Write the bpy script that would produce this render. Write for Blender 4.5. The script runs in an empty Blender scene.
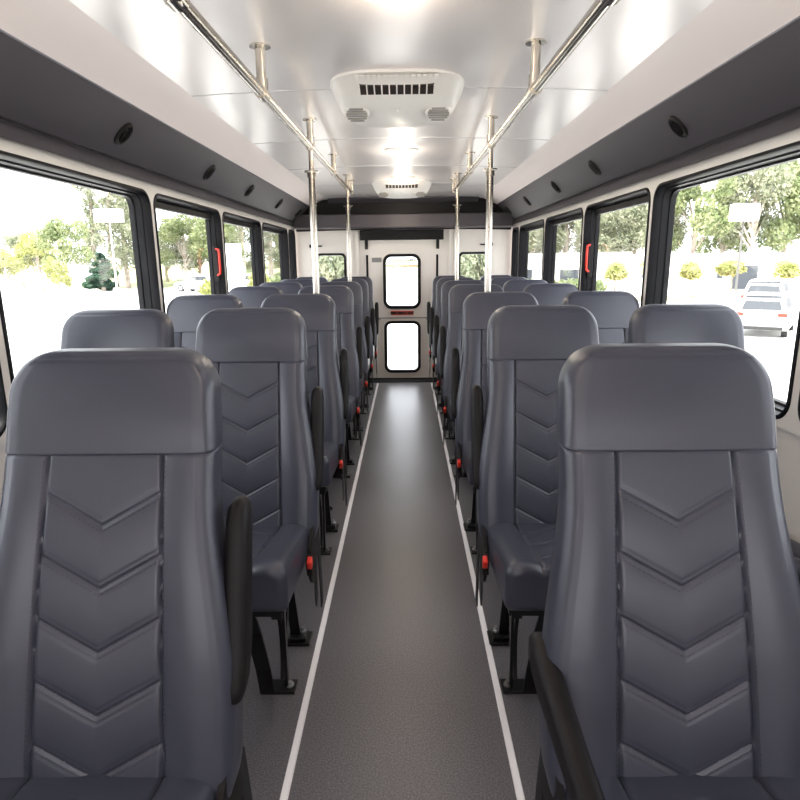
import bpy, bmesh, math, random
from mathutils import Vector, Matrix
random.seed(7)
C = bpy.context.scene.collection
PI = math.pi

# ------------------------------------------------------------------ camera, sky, sun, exposure
CAMX, H, F = 0.02, 1.37, 600.0
cam = bpy.data.cameras.new('camera'); cam.sensor_width = 36; cam.lens = F/800*36
cam.clip_start = 0.02; cam.clip_end = 2000
camo = bpy.data.objects.new('camera', cam); C.objects.link(camo)
Yc = Vector((5.5, 139.0, -F)).normalized()
roll = math.radians(0.45)
Zc = Vector((-math.sin(roll), math.cos(roll), 0)); Zc = (Zc - Yc*Zc.dot(Yc)).normalized()
Xc = Yc.cross(Zc)
R = Matrix((Xc, Yc, Zc))            # world = R @ cam
camo.matrix_world = Matrix.Translation((CAMX, 0, H)) @ R.to_4x4()
bpy.context.scene.camera = camo

world = bpy.data.worlds.new('sky'); bpy.context.scene.world = world; world.use_nodes = True
bg = world.node_tree.nodes['Background']
bg.inputs[0].default_value = (0.93, 0.93, 1.0, 1); bg.inputs[1].default_value = 5.0
sun = bpy.data.lights.new('sun', 'SUN'); sun.energy = 15.0; sun.angle = math.radians(1.0); sun.color = (1, .96, .88)
suno = bpy.data.objects.new('sun', sun); C.objects.link(suno)
suno.rotation_euler = (math.radians(27), math.radians(-12), 0)
vs = bpy.context.scene.view_settings
vs.view_transform = 'Standard'; vs.look = 'None'; vs.gamma = 1.0; vs.use_curve_mapping = False
vs.exposure = 0.0

# ------------------------------------------------------------------ materials
def mat(name, col, rough=.5, metal=0.0, spec=.5, bump=None, noise=None, emit=None, coat=0, aniso=0):
    m = bpy.data.materials.new(name); m.use_nodes = True
    nt = m.node_tree; b = nt.nodes['Principled BSDF']
    b.inputs['Base Color'].default_value = (*col, 1)
    b.inputs['Roughness'].default_value = rough; b.inputs['Metallic'].default_value = metal
    b.inputs['Specular IOR Level'].default_value = spec
    b.inputs['Coat Weight'].default_value = coat; b.inputs['Coat Roughness'].default_value = .25
    b.inputs['Anisotropic'].default_value = aniso
    tc = nt.nodes.new('ShaderNodeTexCoord')
    if noise:      # (scale, other colour, low, high)
        n = nt.nodes.new('ShaderNodeTexNoise'); n.inputs['Scale'].default_value = noise[0]; n.inputs['Detail'].default_value = 4
        r = nt.nodes.new('ShaderNodeValToRGB')
        r.color_ramp.elements[0].position = noise[2]; r.color_ramp.elements[1].position = noise[3]
        r.color_ramp.elements[0].color = (*col, 1); r.color_ramp.elements[1].color = (*noise[1], 1)
        nt.links.new(tc.outputs['Object'], n.inputs['Vector']); nt.links.new(n.outputs['Fac'], r.inputs[0])
        nt.links.new(r.outputs[0], b.inputs['Base Color'])
    if bump:       # (scale, strength, distance)
        n = nt.nodes.new('ShaderNodeTexNoise'); n.inputs['Scale'].default_value = bump[0]; n.inputs['Detail'].default_value = 3
        bp = nt.nodes.new('ShaderNodeBump'); bp.inputs['Strength'].default_value = bump[1]; bp.inputs['Distance'].default_value = bump[2]
        nt.links.new(tc.outputs['Object'], n.inputs['Vector']); nt.links.new(n.outputs['Fac'], bp.inputs['Height'])
        nt.links.new(bp.outputs[0], b.inputs['Normal'])
    if emit:
        b.inputs['Emission Color'].default_value = (*emit[0], 1); b.inputs['Emission Strength'].default_value = emit[1]
    return m

LEATHER = mat('charcoal_leather', (.040, .042, .061), .37, spec=.6, bump=(420, .12, .001))
THREAD = mat('dark_thread', (.02, .02, .024), .8)
BLACKPL = mat('black_plastic', (.008, .0065, .007), .5, spec=.22)
BLACKMT = mat('black_powder_coated_steel', (.008, .008, .009), .32, spec=.35)
RUBBER = mat('black_window_rubber', (.007, .007, .009), .45, spec=.18)
BELT = mat('black_webbing', (.012, .012, .014), .7, bump=(900, .3, .001))
RED = mat('red_plastic', (.75, .035, .02), .35)
CHROME = mat('stainless_steel', (.42, .385, .335), .2, metal=1)
BOLT = mat('zinc_bolt', (.6, .6, .6), .3, metal=1)
WHITE = mat('white_wall_panel', (.77, .72, .67), .4, bump=(60, .05, .002))
COVE = mat('pale_cove_laminate', (.76, .68, .67), .5, bump=(300, .06, .001))
DARKP = mat('charcoal_trim_panel', (.062, .055, .064), .5, bump=(500, .1, .001))
FLOOR = mat('speckled_vinyl_floor', (.095, .088, .096), .31, spec=.5, noise=(210, (.20, .19, .205), .40, .70), bump=(210, .3, .0015))
STRIP = mat('aluminium_strip_painted_sheen', (.95, .92, .94), .5, metal=0)  # near-white base colour stands in for the metal's bright reflections
BEZEL = mat('air_unit_plastic', (.74, .71, .68), .38)
VENTB = mat('dark_vent_void', (.02, .013, .01), .6)
LAMP = mat('warm_dome_lens', (.9, .88, .8), .3, emit=((1, .86, .66), 12.0))
LBL = mat('grey_label', (.25, .24, .23), .5)
REDL = mat('red_label', (.62, .06, .045), .5)
SILL = mat('dark_threshold_rubber', (.03, .03, .032), .75, spec=.2)
ASPH = mat('sunlit_concrete', (.52, .51, .49), .9, noise=(.6, (.60, .59, .57), .4, .6))
BARK = mat('pale_bark', (.34, .28, .23), .9, noise=(3, (.5, .44, .38), .4, .6))
BLDW = mat('cream_building_wall', (.74, .70, .64), .85)
BLDG = mat('grey_building_trim', (.42, .41, .40), .7)
DGLASS = mat('dark_window_glass', (.05, .055, .065), .5, spec=.25)
MULCH = mat('brown_mulch', (.33, .22, .13), .95, noise=(4, (.45, .33, .2), .4, .6))
CARW = mat('white_car_paint', (.82, .82, .84), .3, coat=.5)
TYRE = mat('tyre_rubber', (.03, .03, .03), .8)
POLEG = mat('grey_lamp_post', (.13, .125, .12), .7, spec=.2)
SIGNW = mat('white_board', (.9, .88, .88), .6)
GRASS = mat('dry_bank_grass', (.46, .44, .27), .95, noise=(.7, (.3, .36, .16), .4, .6))

def ceiling_mat():
    m = bpy.data.materials.new('satin_metal_ceiling'); m.use_nodes = True
    nt = m.node_tree; b = nt.nodes['Principled BSDF']
    b.inputs['Base Color'].default_value = (.78, .74, .74, 1); b.inputs['Metallic'].default_value = .5
    b.inputs['Roughness'].default_value = .29
    tc = nt.nodes.new('ShaderNodeTexCoord'); mp = nt.nodes.new('ShaderNodeMapping')
    mp.inputs['Scale'].default_value = (2.6, 1.1, 1); n = nt.nodes.new('ShaderNodeTexNoise'); n.inputs['Scale'].default_value = 1.2
    n.inputs['Detail'].default_value = 1.5
    bp = nt.nodes.new('ShaderNodeBump'); bp.inputs['Strength'].default_value = .4; bp.inputs['Distance'].default_value = .03
    nt.links.new(tc.outputs['Object'], mp.inputs[0]); nt.links.new(mp.outputs[0], n.inputs['Vector'])
    nt.links.new(n.outputs['Fac'], bp.inputs['Height']); nt.links.new(bp.outputs[0], b.inputs['Normal'])
    return m
CEIL = ceiling_mat()

def glass_mat(name, tint):
    m = bpy.data.materials.new(name); m.use_nodes = True
    nt = m.node_tree; nt.nodes.clear()
    o = nt.nodes.new('ShaderNodeOutputMaterial'); mx = nt.nodes.new('ShaderNodeMixShader')
    t = nt.nodes.new('ShaderNodeBsdfTransparent'); g = nt.nodes.new('ShaderNodeBsdfGlossy'); lw = nt.nodes.new('ShaderNodeLayerWeight'); lw.inputs[0].default_value = .5
    fr = nt.nodes.new('ShaderNodeMath'); fr.operation = 'POWER'; fr.inputs[1].default_value = 5
    f2 = nt.nodes.new('ShaderNodeMath'); f2.operation = 'MULTIPLY_ADD'; f2.inputs[1].default_value = .55; f2.inputs[2].default_value = .02
    nt.links.new(lw.outputs['Facing'], fr.inputs[0]); nt.links.new(fr.outputs[0], f2.inputs[0])
    t.inputs[0].default_value = (*tint, 1); g.inputs['Roughness'].default_value = .02
    nt.links.new(f2.outputs[0], mx.inputs[0]); nt.links.new(t.outputs[0], mx.inputs[1]); nt.links.new(g.outputs[0], mx.inputs[2])
    nt.links.new(mx.outputs[0], o.inputs[0]); return m
GLASS = glass_mat('clear_window_glass', (.95, .97, .96))

def leaf_mat(name, c1, c2):
    m = bpy.data.materials.new(name); m.use_nodes = True
    nt = m.node_tree; nt.nodes.clear()
    o = nt.nodes.new('ShaderNodeOutputMaterial'); mx = nt.nodes.new('ShaderNodeMixShader'); mx.inputs[0].default_value = .45
    d = nt.nodes.new('ShaderNodeBsdfDiffuse'); t = nt.nodes.new('ShaderNodeBsdfTranslucent')
    tc = nt.nodes.new('ShaderNodeTexCoord'); n = nt.nodes.new('ShaderNodeTexNoise'); n.inputs['Scale'].default_value = 1.6
    r = nt.nodes.new('ShaderNodeValToRGB'); r.color_ramp.elements[0].position = .38; r.color_ramp.elements[1].position = .62
    r.color_ramp.elements[0].color = (*c1, 1); r.color_ramp.elements[1].color = (*c2, 1)
    nt.links.new(tc.outputs['Object'], n.inputs['Vector']); nt.links.new(n.outputs['Fac'], r.inputs[0])
    nt.links.new(r.outputs[0], d.inputs[0]); nt.links.new(r.outputs[0], t.inputs[0])
    nt.links.new(d.outputs[0], mx.inputs[1]); nt.links.new(t.outputs[0], mx.inputs[2]); nt.links.new(mx.outputs[0], o.inputs[0])
    return m
LEAF_Y = leaf_mat('yellow_green_leaves', (.36, .38, .14), (.53, .53, .27))
LEAF_G = leaf_mat('mid_green_leaves', (.24, .29, .15), (.42, .45, .26))
LEAF_E = leaf_mat('grey_green_eucalyptus_leaves', (.27, .30, .21), (.45, .45, .33))
LEAF_D = leaf_mat('dark_conifer_needles', (.07, .13, .10), (.12, .20, .14))

# ------------------------------------------------------------------ helpers
def obj(name, bm, m, parent=None, smooth=False, sharp=40):
    me = bpy.data.meshes.new(name)
    bm.normal_update()
    if smooth:
        for f in bm.faces: f.smooth = True
        for e in bm.edges:
            if len(e.link_faces) == 2 and e.calc_face_angle(0) > math.radians(sharp): e.smooth = False
    bm.to_mesh(me); bm.free(); me.materials.append(m)
    o = bpy.data.objects.new(name, me); C.objects.link(o)
    if parent: o.parent = parent
    return o
def empty(name, loc=(0, 0, 0), rz=0):
    o = bpy.data.objects.new(name, None); C.objects.link(o); o.location = loc; o.rotation_euler = (0, 0, rz)
    o.empty_display_size = .1; return o
def tag(o, label, cat, group=None):
    o['label'] = label; o['category'] = cat
    if group: o['group'] = group
    return o
def struct(o): o['kind'] = 'structure'; return o
def copy_tree(o, parent=None):
    c = o.copy(); C.objects.link(c)
    if parent: c.parent = parent
    for ch in list(o.children): copy_tree(ch, c)
    return c

def box(bm, x0, x1, y0, y1, z0, z1, M=None, bev=0):
    vs_ = [bm.verts.new((x, y, z)) for x in (x0, x1) for y in (y0, y1) for z in (z0, z1)]
    fs = [(0, 1, 3, 2), (4, 6, 7, 5), (0, 4, 5, 1), (2, 3, 7, 6), (0, 2, 6, 4), (1, 5, 7, 3)]
    faces = [bm.faces.new([vs_[i] for i in f]) for f in fs]
    if M: bmesh.ops.transform(bm, matrix=M, verts=vs_)
    if bev:
        es = list({e for f in faces for e in f.edges})
        bmesh.ops.bevel(bm, geom=es, offset=bev, segments=2, affect='EDGES', profile=.5)
    return vs_
def BM(): return bmesh.new()
def boxbm(*a, bev=0):
    bm = BM(); box(bm, *a, bev=bev); return bm
def tube(bm, pts, r, n=14, cap=True):
    pts = [Vector(p) for p in pts]; rings = []
    rs = r if isinstance(r, (list, tuple)) else [r]*len(pts)
    up = None
    for i, p in enumerate(pts):
        d = (pts[min(i+1, len(pts)-1)] - pts[max(i-1, 0)]).normalized()
        if up is None: up = Vector((0, 0, 1)) if abs(d.z) < .9 else Vector((1, 0, 0))
        a = d.cross(up).normalized(); b = a.cross(d).normalized(); up = b
        rings.append([bm.verts.new(p + (a*math.cos(2*PI*k/n) + b*math.sin(2*PI*k/n))*rs[i]) for k in range(n)])
    for i in range(len(rings)-1):
        for k in range(n):
            bm.faces.new((rings[i][k], rings[i+1][k], rings[i+1][(k+1) % n], rings[i][(k+1) % n]))
    if cap: bm.faces.new(rings[0]); bm.faces.new(rings[-1][::-1])
def sweep(bm, pts, w, t, side=(1, 0, 0)):
    """flat bar of width w (along side) and thickness t following pts"""
    side = Vector(side); rings = []; pts = [Vector(p) for p in pts]
    for i, p in enumerate(pts):
        d = (pts[min(i+1, len(pts)-1)] - pts[max(i-1, 0)]).normalized(); nn = side.cross(d).normalized()
        rings.append([bm.verts.new(p + side*sx*w/2 + nn*sy*t/2) for sx, sy in ((-1, -1), (1, -1), (1, 1), (-1, 1))])
    for i in range(len(rings)-1):
        for k in range(4): bm.faces.new((rings[i][k], rings[i][(k+1) % 4], rings[i+1][(k+1) % 4], rings[i+1][k]))
    bm.faces.new(rings[0][::-1]); bm.faces.new(rings[-1])
def prism(bm, poly, f0, f1):
    """poly in 2D, f0/f1 map a 2D point to the two end faces"""
    a = [bm.verts.new(f0(p)) for p in poly]; b = [bm.verts.new(f1(p)) for p in poly]; n = len(poly)
    bm.faces.new(a[::-1]); bm.faces.new(b)
    for k in range(n): bm.faces.new((a[k], a[(k+1) % n], b[(k+1) % n], b[k]))
def finish(bm):
    bmesh.ops.recalc_face_normals(bm, faces=bm.faces[:]); return bm
def rr(w, h, r, n=7):
    r = max(min(r, w/2-1e-4, h/2-1e-4), 1e-4); P = []
    for cx, cy, a0 in ((w/2-r, h/2-r, 0), (-w/2+r, h/2-r, 90), (-w/2+r, -h/2+r, 180), (w/2-r, -h/2+r, 270)):
        for k in range(n+1):
            a = math.radians(a0 + 90*k/n); P.append((cx + r*math.cos(a), cy + r*math.sin(a)))
    return P
def ringloft(bm, rings, fn, cyclic=False, capend=False):
    """rings: list of (points2d, depth)"""
    L = [[bm.verts.new(fn(p, d)) for p in P] for P, d in rings]; n = len(L[0])
    m = len(L) if cyclic else len(L)-1
    for i in range(m):
        A, B = L[i], L[(i+1) % len(L)]
        for k in range(n): bm.faces.new((A[k], A[(k+1) % n], B[(k+1) % n], B[k]))
    if capend: bm.faces.new(L[-1])
    return L
def interp(T, x):
    if x <= T[0][0]: return T[0][1]
    for (a, va), (b, vb) in zip(T, T[1:]):
        if x <= b:
            t = (x-a)/(b-a); t = t*t*(3-2*t); return va + (vb-va)*t
    return T[-1][1]

# ------------------------------------------------------------------ bus shell
WX, YW, Y0 = 1.21, 6.98, -1.3
ZS, ZT = 0.86, 1.711           # window sill and head
ZP = 1.739                     # top of the pale strip over the windows
XC, ZC = 1.03, 1.97           # top of the dark panel
XE, ZE = 0.845, 2.035         # edge of the ceiling
def px(s, X): return s*X
fl = BM(); box(fl, -WX-.05, WX+.05, Y0, YW+.05, -.06, 0); struct(obj('floor', fl, FLOOR))
for n, x in ((1, -.31), (2, .31)):
    b = BM(); prism(b, [(-.011, 0), (.011, 0), (.008, .005), (-.008, .005)], lambda p: (x+p[0], Y0, p[1]), lambda p: (x+p[0], 6.76, p[1]))
    struct(obj('trim_%d' % n, finish(b), STRIP))
# ceiling: slightly crowned sheet with a thickness
b = BM(); N = 24; prof = []
for k in range(N+1):
    x = -XE + 2*XE*k/N; prof.append((x, ZE + .022*(1-(x/XE)**2)))
poly = prof + [(x, z+.03) for x, z in prof[::-1]]
prism(b, poly, lambda p: (p[0], Y0, p[1]), lambda p: (p[0], YW+.02, p[1]))
ceil = struct(obj('ceiling', finish(b), CEIL, smooth=True))
for y in (.62, 1.64, 2.66, 3.68, 4.70, 5.72):
    b = BM(); top = [(x, z-.0025) for x, z in prof]; po = top + [(x, z+.004) for x, z in prof[::-1]]
    prism(b, po, lambda p: (p[0], y-.004, p[1]), lambda p: (p[0], y+.004, p[1]))
    obj('seam_strip', finish(b), BOLT, ceil)
nt = 2
def sidepanel(name, pts, m, s, y1=YW):
    """pts: cross-section (x,z) inner line; gets 2 cm of depth outward"""
    b = BM(); q = [Vector(p) for p in pts]; out = [(p[0]+.02, p[1]+.02) for p in pts]
    prism(b, list(pts)+out[::-1], lambda p: (s*p[0], Y0, p[1]), lambda p: (s*p[0], y1, p[1]))
    return struct(obj(name, finish(b), m, smooth=True, sharp=25))
for s, sd in ((-1, 'left'), (1, 'right')):
    # pale cove between dark panel and ceiling, gently curved
    cv = [(XC + (XE-XC)*t - .0*math.sin(PI*t), ZC + (ZE-ZC)*t + .012*math.sin(PI*t)) for t in [k/8 for k in range(9)]]
    nt += 1; sidepanel('trim_%d' % nt, cv, COVE, s)
    # dark slanted panel with a rounded lower lip, and the flat panel below
    nt += 1
    sl = [(XC+.004, ZC-.004), (1.165, 1.822), (1.176, 1.812), (1.184, 1.804), (1.202, 1.80)]
    sidepanel('trim_%d' % nt, sl, DARKP, s)
    nt += 1; sidepanel('trim_%d' % nt, [(1.205, 1.797), (1.176, ZP)], DARKP, s)
    # pale bead under the dark panel edge
# side walls: one sheet per side with a rounded hole per window
PIL = [0.50, 1.80, 3.04, 4.17, 5.32, 6.50, 6.93]      # pillar centres
bays = list(zip(PIL, PIL[1:]))
gi = 0
for s, sd in ((-1, 'left'), (1, 'right')):
    b = BM()
    box(b, *sorted((s*(WX+.03), s*(WX+.09))), Y0, YW, -.05, ZS-.02)
    lo, hi = (WX, WX+.09) if s > 0 else (-(WX+.09), -WX)
    box(b, lo, hi, Y0, YW, ZT+.02, 2.12)
    box(b, lo, hi, Y0, PIL[0]-.03, ZS-.02, ZT+.02)
    holes = []
    for i, (a, c) in enumerate(bays):
        last = (i == len(bays)-1)
        w = (c-a) - (.038 if not last else .04); h = ZT-ZS; yc = (a+c)/2; zc = (ZS+ZT)/2
        holes.append((yc, zc, w, h, i))
        fn = lambda p, d: (s*(WX+d), yc+p[0], zc+p[1])
        out = rr(c-a, h+.04, .0005); hole = rr(w, h, .075)
        ringloft(b, [(out, 0), (hole, 0), (hole, .09), (out, .09)], fn, cyclic=True)
    wall = struct(obj('wall_'+sd, finish(b), WHITE))
    for yc, zc, w, h, i in holes:
        if i == 5: pass
        gi += 1
        fn = lambda p, d: (s*(WX+d), yc+p[0], zc+p[1])
        fb = BM(); q = lambda o, r: rr(w-2*o, h-2*o, r)
        ringloft(fb, [(q(0, .075), .004), (q(0, .075), -.002), (q(.004, .072), -.006), (q(.012, .066), -.006), (q(.016, .064), 0),
                      (q(.018, .063), .030), (q(.024, .060), .034), (q(.026, .060), .062), (q(.034, .056), .066), (q(.034, .056), .09), (q(0, .075), .09)], fn, cyclic=True)
        wn = struct(obj('window_%d' % gi, finish(fb), RUBBER, smooth=True, sharp=50))
        g = BM(); P = q(.030, .058); ringloft(g, [(P, .072), (P, .078)], fn, capend=True); g.faces.new([v for v in g.verts][:len(P)][::-1])
        obj('glass', finish(g), GLASS, wn)
        if 2 <= i <= 4:      # opening sash: extra rail along the top and a release latch
            sb = BM(); x0, x1 = (WX+.045, WX+.078) if s > 0 else (-(WX+.078), -(WX+.045))
            box(sb, x0, x1, yc-w/2+.05, yc+w/2-.05, ZT-.062, ZT-.028, bev=.004)
            obj('sash_rail', sb, RUBBER, wn)
        if i == 2:           # red emergency handle standing on the far jamb
            hx = WX+.012; yh = yc+w/2-.034
            hb = BM(); tube(hb, [(s*(hx+.03), yh, 1.285), (s*hx, yh-.02, 1.30), (s*(hx-.004), yh-.028, 1.33), (s*(hx-.004), yh-.028, 1.43), (s*hx, yh-.02, 1.455), (s*(hx+.03), yh, 1.465)], .0075, 8)
            hd = obj('release_handle', hb, RED, wn, smooth=True)
            pb = BM(); xa, xb = sorted((s*(hx+.012), s*(hx+.045))); box(pb, xa, xb, yh-.012, yh+.004, 1.25, 1.48, bev=.003); obj('handle_plate', pb, BLACKPL, wn)
# rear wall: plates round door and two windows
def plate(bm, x0, x1, z0, z1, y0, y1): box(bm, x0, x1, y0, y1, z0, z1)
zr0, zr1 = 1.02, 1.462
b = BM()
for s in (-1, 1):
    xr0, xr1 = (.655, .998) if s < 0 else (.62, .965)
    def P(x0, x1, z0, z1):
        a, c = sorted((s*x0, s*x1)); box(b, a, c, YW, YW+.06, z0, z1)
    P(.40, WX+.09, -.05, zr0-.02); P(.40, WX+.09, zr1+.02, 2.1); P(.40, xr0-.02, zr0-.02, zr1+.02); P(xr1+.02, WX+.09, zr0-.02, zr1+.02)
    fn = lambda p, d: (s*(xr0+xr1)/2+p[0], YW+d, (zr0+zr1)/2+p[1])
    out = rr(xr1-xr0+.04, zr1-zr0+.04, .0005); hole = rr(xr1-xr0, zr1-zr0, .05)
    ringloft(b, [(out, 0), (hole, 0), (hole, .06), (out, .06)], fn, cyclic=True)
box(b, -.43, .43, YW, YW+.06, 1.60, 2.1)
rw = struct(obj('wall_rear', finish(b), WHITE))
for s in (-1, 1):
    xr0, xr1 = (.655, .998) if s < 0 else (.62, .965)
    gi += 1; w, h = xr1-xr0, zr1-zr0
    fn = lambda p, d: (s*(xr0+xr1)/2+p[0], YW+d, (zr0+zr1)/2+p[1]); q = lambda o, r: rr(w-2*o, h-2*o, r)
    fb = BM(); ringloft(fb, [(q(-.002, .05), .0), (q(0, .05), -.012), (q(.022, .04), -.012), (q(.026, .04), .05), (q(0, .05), .055)], fn, cyclic=True)
    wn = struct(obj('window_%d' % gi, finish(fb), RUBBER, smooth=True, sharp=50))
    g = BM(); P_ = q(.024, .04); ringloft(g, [(P_, .030), (P_, .036)], fn, capend=True); g.verts.ensure_lookup_table(); g.faces.new([g.verts[k] for k in range(len(P_))][::-1])
    obj('glass', finish(g), GLASS, wn)
    # small black prop bar above the rear side window
    pb = BM(); x_ = s*.99 if s < 0 else .93
    box(pb, x_-.07, x_+.07, YW-.03, YW, 1.535, 1.55, bev=.004); box(pb, x_-.07 if s < 0 else x_+.02, x_-.02 if s < 0 else x_+.07, YW-.035, YW, 1.525, 1.56, bev=.004)
    obj('prop_bar', pb, BLACKPL, wn)
    # pale vertical ribs beside the door
    for x_ in (.50, .565):
        rb = BM(); a, c = sorted((s*x_, s*(x_+.03))); box(rb, a, c, YW-.012, YW, .1, 1.70, bev=.004); obj('wall_rib', rb, WHITE, rw)
# rear door
def hole_plate(b, x0, x1, z0, z1, hx, hz, hw, hh, hr, y0, y1):
    # rectangle with one rounded hole, bridged ring; hole centre (hx,hz)
    n = 8
    hole = [(hx+p[0], hz+p[1]) for p in rr(hw, hh, hr, n)]
    out = [((x0+x1)/2+p[0], (z0+z1)/2+p[1]) for p in rr(x1-x0, z1-z0, .0005, n)]
    ringloft(b, [(out, y0), (hole, y0), (hole, y1), (out, y1)], lambda p, d: (p[0], d, p[1]), cyclic=True)
DZ0, DZM, DZ1 = .03, .735, 1.60
dcx = -.022
b = BM()
hole_plate(b, -.42, .40, DZM, DZ1, dcx, 1.143, .385, .57, .07, YW-.03, YW+.02)
hole_plate(b, -.42, .40, DZ0, DZM, dcx, .395, .38, .565, .06, YW-.03, YW+.02)
door = struct(obj('door_1', finish(b), WHITE))
for zc_, w, h, r in ((1.143, .385, .57, .07), (.395, .38, .565, .06)):
    fn = lambda p, d: (dcx+p[0], YW-.03+d, zc_+p[1]); q = lambda o, rr_: rr(w-2*o, h-2*o, rr_)
    fb = BM(); ringloft(fb, [(q(-.022, r+.02), .001), (q(-.020, r+.02), -.012), (q(.012, r-.01), -.012), (q(.014, r-.01), .03), (q(-.02, r+.02), .03)], fn, cyclic=True)
    fr = obj('window_frame', finish(fb), RUBBER, door, smooth=True, sharp=50)
    g = BM(); P_ = q(.010, r-.01); ringloft(g, [(P_, .012), (P_, .017)], fn, capend=True); g.verts.ensure_lookup_table(); g.faces.new([g.verts[k] for k in range(len(P_))][::-1])
    obj('glass', finish(g), GLASS, fr)
def text(body, size, loc, m, parent, mirror=False, name='lettering', ext=.001):
    cu = bpy.data.curves.new('t', 'FONT'); cu.body = body; cu.size = size; cu.align_x = 'CENTER'; cu.extrude = ext; cu.offset = .0028; cu.space_character = 1.12
    to = bpy.data.objects.new('t', cu); C.objects.link(to)
    bpy.context.view_layer.update(); dg = bpy.context.evaluated_depsgraph_get(); me = bpy.data.meshes.new_from_object(to.evaluated_get(dg)); bpy.data.objects.remove(to)
    me.materials.clear(); me.materials.append(m); me.name = name
    o = bpy.data.objects.new(name, me); C.objects.link(o); o.rotation_euler = (PI/2, 0, 0); o.location = loc; o.parent = parent
    if mirror: o.scale = (-1, 1, 1)
    return o
text('EMERGENCY', .050, (dcx, YW-.008, 1.365), SILL, door, True)
text('EMERGENCY EXIT', .040, (dcx, YW-.008, 1.30), REDL, door, True)
b = BM(); box(b, dcx-.13, dcx+.13, YW-.034, YW-.03, .765, .812); lab = obj('exit_label', b, REDL, door)
text('EMERGENCY EXIT', .030, (dcx, YW-.036, .779), SILL, lab)
b = BM(); box(b, -.36, -.25, YW-.035, YW-.03, 1.36, 1.41); obj('instruction_plate', b, LBL, door)
b = BM(); box(b, -.40, .40, YW-.034, YW-.0295, .726, .738); box(b, -.38, -.27, YW-.045, YW-.03, .715, .735, bev=.003); box(b, .25, .36, YW-.045, YW-.03, .715, .735, bev=.003)
obj('door_joint', b, LBL, door)
for x0, x1 in ((-.425, -.400), (.365, .390)):
    b = BM(); box(b, x0, x1, YW-.04, YW+.01, .06, 1.44, bev=.004); obj('door_seal', b, RUBBER, door)
for x0 in (-.435, .365):
    b = BM(); box(b, x0, x0+.035, YW-.05, YW-.02, 1.50, 1.60, bev=.004); obj('hinge', b, SILL, door)
b = BM(); box(b, -.485, .445, YW-.10, YW, 1.60, 1.705, bev=.006); nt += 1; struct(obj('trim_%d' % nt, b, BLACKPL))
b = BM(); box(b, -WX, WX, 6.82, YW, 0, .012); box(b, -WX, WX, YW-.028, YW+.05, 0, .04); nt += 1; struct(obj('trim_%d' % nt, b, SILL))
# rear valance: dark bevelled frame with a curved lower edge
def valance(y0, y1, ztop, zlo, arch, m, inset=0):
    b = BM(); up = [(-1.19, 1.80), (-1.19, 1.86), (-1.04, ztop-.085), (-.84, ztop)]
    up = [(-1.19, 1.80), (-1.03, 1.965), (-.86, ztop-.01)] if not inset else [(-1.19, 1.80), (-1.12, 1.88), (-.9, ztop-.02)]
    topl = up + [(x, ztop + .012*(1-(x/.86)**2)) for x in [-.8+.1*k for k in range(17)]] + [(-x, z) for x, z in up[::-1]]
    low = [(1.19-2.38*k/24, zlo + arch*(1-((1.19-2.38*k/24)/1.19)**2)) for k in range(25)]
    prism(b, topl+low, lambda p: (p[0], y0, p[1]), lambda p: (p[0], y1, p[1])); return finish(b)
nt += 1; struct(obj('trim_%d' % nt, valance(6.90, YW, 2.05, 1.70, .015, DARKP), BLACKPL))
b = BM(); low = []
sec = [(6.90, 1.72), (6.72, 1.72), (6.70, 1.73), (6.74, 1.86), (6.90, 1.88)]
prism(b, sec, lambda p: (-1.18, p[0], p[1]-.0), lambda p: (1.18, p[0], p[1]))
nt += 1; struct(obj('trim_%d' % nt, finish(b), DARKP))
b = BM(); prism(b, [(6.90, 1.995), (6.80, 2.035), (6.80, 2.06), (6.90, 2.07)], lambda p: (-.82, p[0], p[1]), lambda p: (.82, p[0], p[1]))
nt += 1; struct(obj('trim_%d' % nt, finish(b), DARKP))
# front of the cabin behind the camera: low dash and header, windscreen opening between
b = BM(); box(b, -WX-.05, WX+.05, Y0-.08, Y0, -.05, .95); box(b, -WX-.05, WX+.05, Y0-.08, Y0, 1.60, 2.12); struct(obj('wall_front', b, WHITE))

# ------------------------------------------------------------------ seats
def padloft(tl, W, T, disp, wins, tins, R, fn, nf=90, capstart=True):
    """stack of rounded-rect loops; fn(x, n, t) -> xyz"""
    bm = BM(); loops = []
    for t in tl:
        w = W(t) - wins(t); ti = tins(t); n1 = -ti; n0 = -T(t) + ti
        r = min(R, (n1-n0)/2-.001, w-.002); pts = []
        for k in range(7):                       # left front corner
            a = PI - (PI/2)*k/7; pts.append((-w+r + r*math.cos(a), n1-r + r*math.sin(a)))
        for k in range(nf+1): pts.append((-(w-r) + 2*(w-r)*k/nf, n1))
        for k in range(1, 8):
            a = PI/2 - (PI/2)*k/7; pts.append((w-r + r*math.cos(a), n1-r + r*math.sin(a)))
        for k in range(7):
            a = -(PI/2)*k/7; pts.append((w-r + r*math.cos(a), n0+r + r*math.sin(a)))
        for k in range(13): pts.append(((w-r) - 2*(w-r)*k/12, n0))
        for k in range(1, 7):
            a = -PI/2 - (PI/2)*k/7; pts.append((-w+r + r*math.cos(a), n0+r + r*math.sin(a)))
        L = []
        for x, n in pts:
            d = disp(x, t, w, r) * max(0, min(1, (n - (n1-r))/r)) if n > n1-r else 0
            L.append(bm.verts.new(fn(x, n+d, t)))
        loops.append(L)
    m = len(loops[0])
    for A, B in zip(loops, loops[1:]):
        for k in range(m): bm.faces.new((A[k], A[(k+1) % m], B[(k+1) % m], B[k]))
    bm.faces.new(loops[0][::-1]); bm.faces.new(loops[-1])
    finish(bm)
    return bm
def gau(d, w): return math.exp(-(d/w)**2)
WT = [(.42, .228), (.50, .237), (.60, .238), (1.0, .193), (1.3, .184)]
LEAN = .31
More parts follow.
